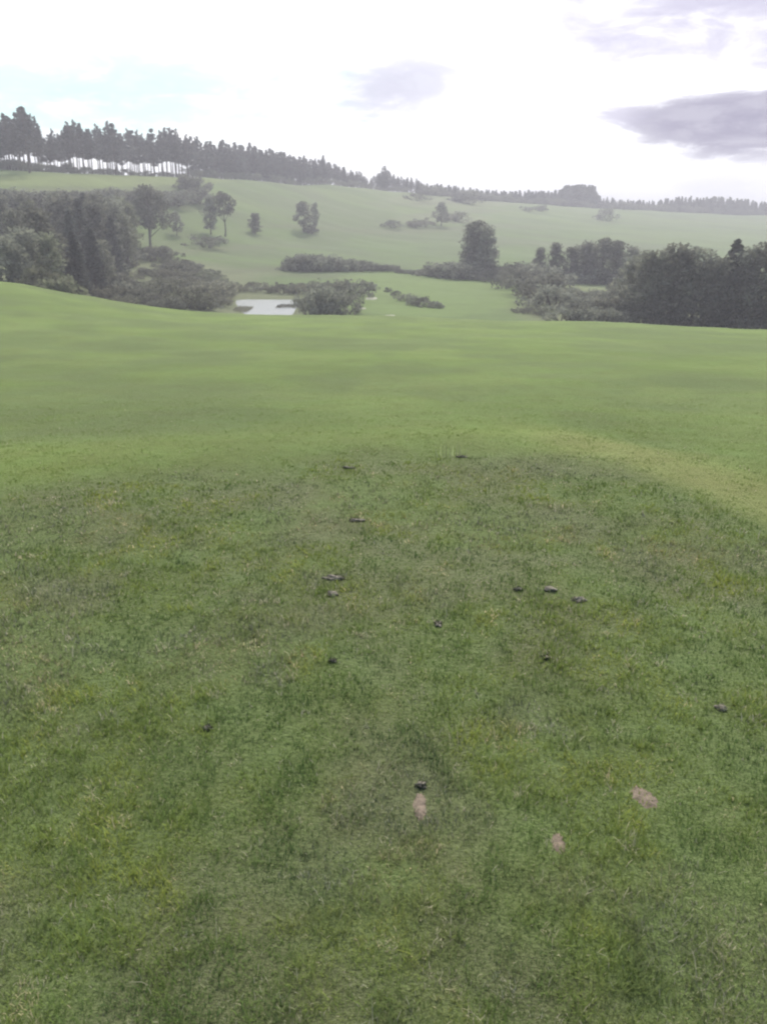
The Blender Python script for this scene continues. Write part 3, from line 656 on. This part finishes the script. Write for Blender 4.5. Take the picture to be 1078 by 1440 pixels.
for k, (px, b, t_, wd) in enumerate(((434, 443, 406, .62), (452, 444, 396, .68), (468, 444, 402, .75), (484, 442, 408, .75), (448, 432, 390, .62), (478, 425, 388, .8), (500, 418, 388, .8), (515, 412, 394, .9), (524, 408, 398, .9), (458, 415, 390, .9))):
    at_base('darkbush', px, b, t_, ('dense dark bush hard against the right end of the pond' if k == 0 else 'smallest dark bush at the far right tip of the thicket' if k == 8 else 'dense dark bush in the thicket between the sheds and the valley fairway'), 'bush', None if k in (0, 8) else 'thicket right of the pond', wd, 110)
for k, (px, b, t_) in enumerate(((545, 411, 403), (556, 416, 407), (568, 424, 411), (582, 429, 413), (594, 431, 415), (606, 433, 420), (617, 434, 424))):
    at_base('darkbush', px, b, t_, 'small bush of the short row running down the valley fairway' if k not in (3, 6) else ('tallest bush in the row on the valley fairway', 'last tiny bush at the right end of the row on the fairway')[k == 6], 'bush', None if k in (3, 6) else 'row of bushes on the valley fairway', 1.0, 110)
# -- hedge across the middle of the valley
for k in range(30):
    px = 402 + k * 5.4; tp = np.interp(px, [400, 415, 455, 475, 500, 560], [372, 356, 354, 362, 364, 374]) + rnd.uniform(-2, 3)
    at_base('darkbush', px, 380 + (k % 2), tp, 'dark bush in the long hedge on the near side of the slope', 'bush', 'long hedge across the valley', 1.0, 110)
for k in range(18):
    px = 562 + k * 6; at_base('darkbush', px, 384 + (k * .5), np.interp(px, [560, 605, 620, 640, 670], [378, 376, 366, 364, 372]) + rnd.uniform(-1, 2), 'low bush in the thin right part of the valley hedge', 'bush', 'thin right part of the valley hedge', 1.4, 110)
for px, b, t_ in ((852, 430, 402), (868, 436, 398), (880, 440, 392), (835, 428, 406), (820, 424, 404), (895, 440, 385)): at_base('darkbush', px, b, t_, 'hazy bush closing the gap in front of the right-hand trees', 'bush', 'bushes closing the gap on the right', 1.2, 110)
for k in range(16):
    px = 700 + k * 12; b = 392 + k * .6; at_base('darkbush', px, b, b - rnd.uniform(14, 28), 'dark bush filling the gaps under the hazy right-hand trees', 'bush', 'bushes under the hazy right trees', 1.2, 110)
# -- dark clump and woods on the right
for k, (px, b, t_, wd) in enumerate(((660, 388, 321, 1.05), (682, 390, 324, 1.05), (670, 389, 318, 1.0))):
    at_base('tall', px, b, t_, ('left tree', 'right tree', 'middle and tallest tree')[k] + ' of the blocky dark clump in mid valley', 'tree', 'blocky clump in mid valley', wd * 1.15, 110)
RS = [(705, 396, 372), (720, 400, 376), (735, 407, 372), (752, 418, 378), (765, 428, 382), (780, 436, 392), (700, 391, 374), (745, 398, 368), (770, 405, 365), (790, 422, 398), (800, 436, 414), (815, 440, 412), (830, 444, 416), (760, 444, 430), (740, 441, 430), (725, 440, 432), (845, 448, 414), (860, 450, 412)]
for px, b, t_ in RS: at_base('darkbush', px, b, t_, 'dark bush edging the right side of the valley fairway', 'bush', 'bushes right of the valley fairway', 1.1, 110)
RB = [(778, 396, 346), (800, 397, 352), (822, 398, 345), (845, 399, 340), (864, 400, 344), (886, 402, 352), (758, 394, 352), (834, 397, 352), (808, 396, 350)]
for k, (px, b, t_) in enumerate(RB): at_base('broad' if k % 2 else 'tall', px, b, t_, 'hazy dark tree in the wood behind the right side scrub', 'tree', 'wood behind the right side scrub', 1.15, 110)
RF = [(885, 452, 372, 'broad'), (905, 456, 360, 'tall'), (925, 458, 362, 'tall'), (968, 460, 356, 'broad'), (985, 462, 372, 'broad'), (1000, 463, 368, 'tall'), (1040, 464, 356, 'tall'), (1062, 465, 352, 'broad'), (1082, 466, 350, 'tall'), (1105, 468, 352, 'broad'), (1135, 470, 355, 'tall'), (915, 455, 380, 'broad'), (955, 460, 376, 'tall'), (1030, 464, 380, 'broad')]
for px, b, t_, kd in RF: at_base(kd, px, b, t_, 'tall dark tree in the wood along the right edge of the lawn', 'tree', 'wood at the right edge of the lawn', 1.15, 110)
at_base('tall', 943, 460, 352, 'big broad dark tree, most prominent of the right-hand wood', 'tree', wide=1.5, ymin=110)
at_base('spruce', 1021, 463, 344, 'pointed conifer rising right of the dip in the right-hand wood', 'conifer', wide=1.4, ymin=110)
for k in range(17): px = 790 + k * 19; at_base('darkbush', px, 452 + k * .9, 428 + k * .8 + rnd.uniform(-6, 6), 'low bush in the fringe between the lawn and right-hand wood', 'bush', 'fringe of the right-hand wood', 1.2, 100)

# ------------------------------------------------------------------ pond in the dip
m, t, o_ = new_mat('pond_water'); p = t.node('ShaderNodeBsdfPrincipled'); p.inputs['Base Color'].default_value = (.42, .44, .44, 1); p.inputs['Roughness'].default_value = .16
p.inputs['IOR'].default_value = 1.33; tcn = t.node('ShaderNodeTexCoord'); bmp = t.node('ShaderNodeBump'); bmp.inputs['Strength'].default_value = .6; bmp.inputs['Distance'].default_value = .25
t.l.new(t.noise(tcn.outputs['Object'], 1.6, 5, .6), bmp.inputs['Height']); t.l.new(bmp.outputs[0], p.inputs['Normal']); t.l.new(p.outputs[0], o_.inputs[0])
V = [(x, y, POND_Z) for x, y in POND_OUT]; tag(mesh_obj('pond_water', V, [tuple(range(len(V)))], m), kind='structure')
def reeds(px0, px1, py, n, h, lab, dep=1.6):
    cx, Yc = pond_pt((px0 + px1) / 2, py); x0, x1 = pond_pt(px0, py)[0] - cx, pond_pt(px1, py)[0] - cx
    q = random.Random(int(px0)); V, Fc = [], []
    for k in range(n):
        x = q.uniform(x0, x1); y = q.gauss(0, dep); hh = h * q.uniform(.5, 1.1); a = q.random() * 6.28; l = q.uniform(0, .3) * hh; j = len(V); sx, sy = math.sin(a) * .05, math.cos(a) * .05
        V += [(x - sx, y - sy, -.3), (x + sx, y + sy, -.3), (x + l * math.cos(a) + sx * .4, y + l * math.sin(a) + sy * .4, hh), (x + l * math.cos(a) - sx * .4, y + l * math.sin(a) - sy * .4, hh)]; Fc.append((j, j + 1, j + 2, j + 3))
    o = mesh_obj('reeds', V, Fc, M['gorse']); o.location = (cx, Yc, POND_Z); tag(o, lab, 'reeds', kind='stuff')
reeds(390, 424, 431, 700, .32, 'grey green reeds along the right middle of the pond', 1.8)
reeds(330, 352, 436, 900, .5, 'grey green reeds at the near left corner of the pond', 2.2)

# pale bunker lips right of the thicket
for k, (px, py, wx, wy, lab) in enumerate(((506, 434, 1.1, .8, 'small pale sand bunker beside the foot of the thicket'), (548, 444.5, .9, .8, 'faint small pale bunker on the brow of the valley fairway'), (522, 420, 1.2, 1.6, 'thin pale sandy edge at the head of the valley fairway'))):
    x, y, z = hit(px, py, 110); V, Fc = [(0, 0, .12)], []; n = 20
    for a in range(n):
        t_ = a / n * 6.283; gx, gy = math.cos(t_) * wx, math.sin(t_) * wy * 1.6; V.append((gx, gy, gz(x + gx, y + gy) - z + .06))
    for a in range(n): V.append((V[1 + a][0] * 1.15, V[1 + a][1] * 1.15, V[1 + a][2] - .3))
    for a in range(n): b = (a + 1) % n; Fc += [(0, 1 + a, 1 + b), (1 + a, 1 + n + a, 1 + n + b, 1 + b)]
    o = mesh_obj('bunker', V, Fc, M['sand'], smooth=True); o.location = (x, y, z + .03); tag(o, lab, 'bunker')

# ------------------------------------------------------------------ haze
def box(V, Fc, x0, x1, y0, y1, z0, z1):
    j = len(V); V += [(x0, y0, z0), (x1, y0, z0), (x1, y1, z0), (x0, y1, z0), (x0, y0, z1), (x1, y0, z1), (x1, y1, z1), (x0, y1, z1)]
    Fc += [tuple(j + q for q in f) for f in ((0, 3, 2, 1), (4, 5, 6, 7), (0, 1, 5, 4), (1, 2, 6, 5), (2, 3, 7, 6), (3, 0, 4, 7))]
V, Fc = [], []; box(V, Fc, -3300, 3300, -120, 2620, -62, 62)
hm, t, o_ = new_mat('haze_air'); pv = t.node('ShaderNodeVolumePrincipled'); pv.inputs['Color'].default_value = (.88, .88, .97, 1)
pv.inputs['Density'].default_value = 0.00080; pv.inputs['Anisotropy'].default_value = 0.25; t.l.new(pv.outputs[0], o_.inputs['Volume'])
tag(mesh_obj('haze', V, Fc, hm), kind='stuff')
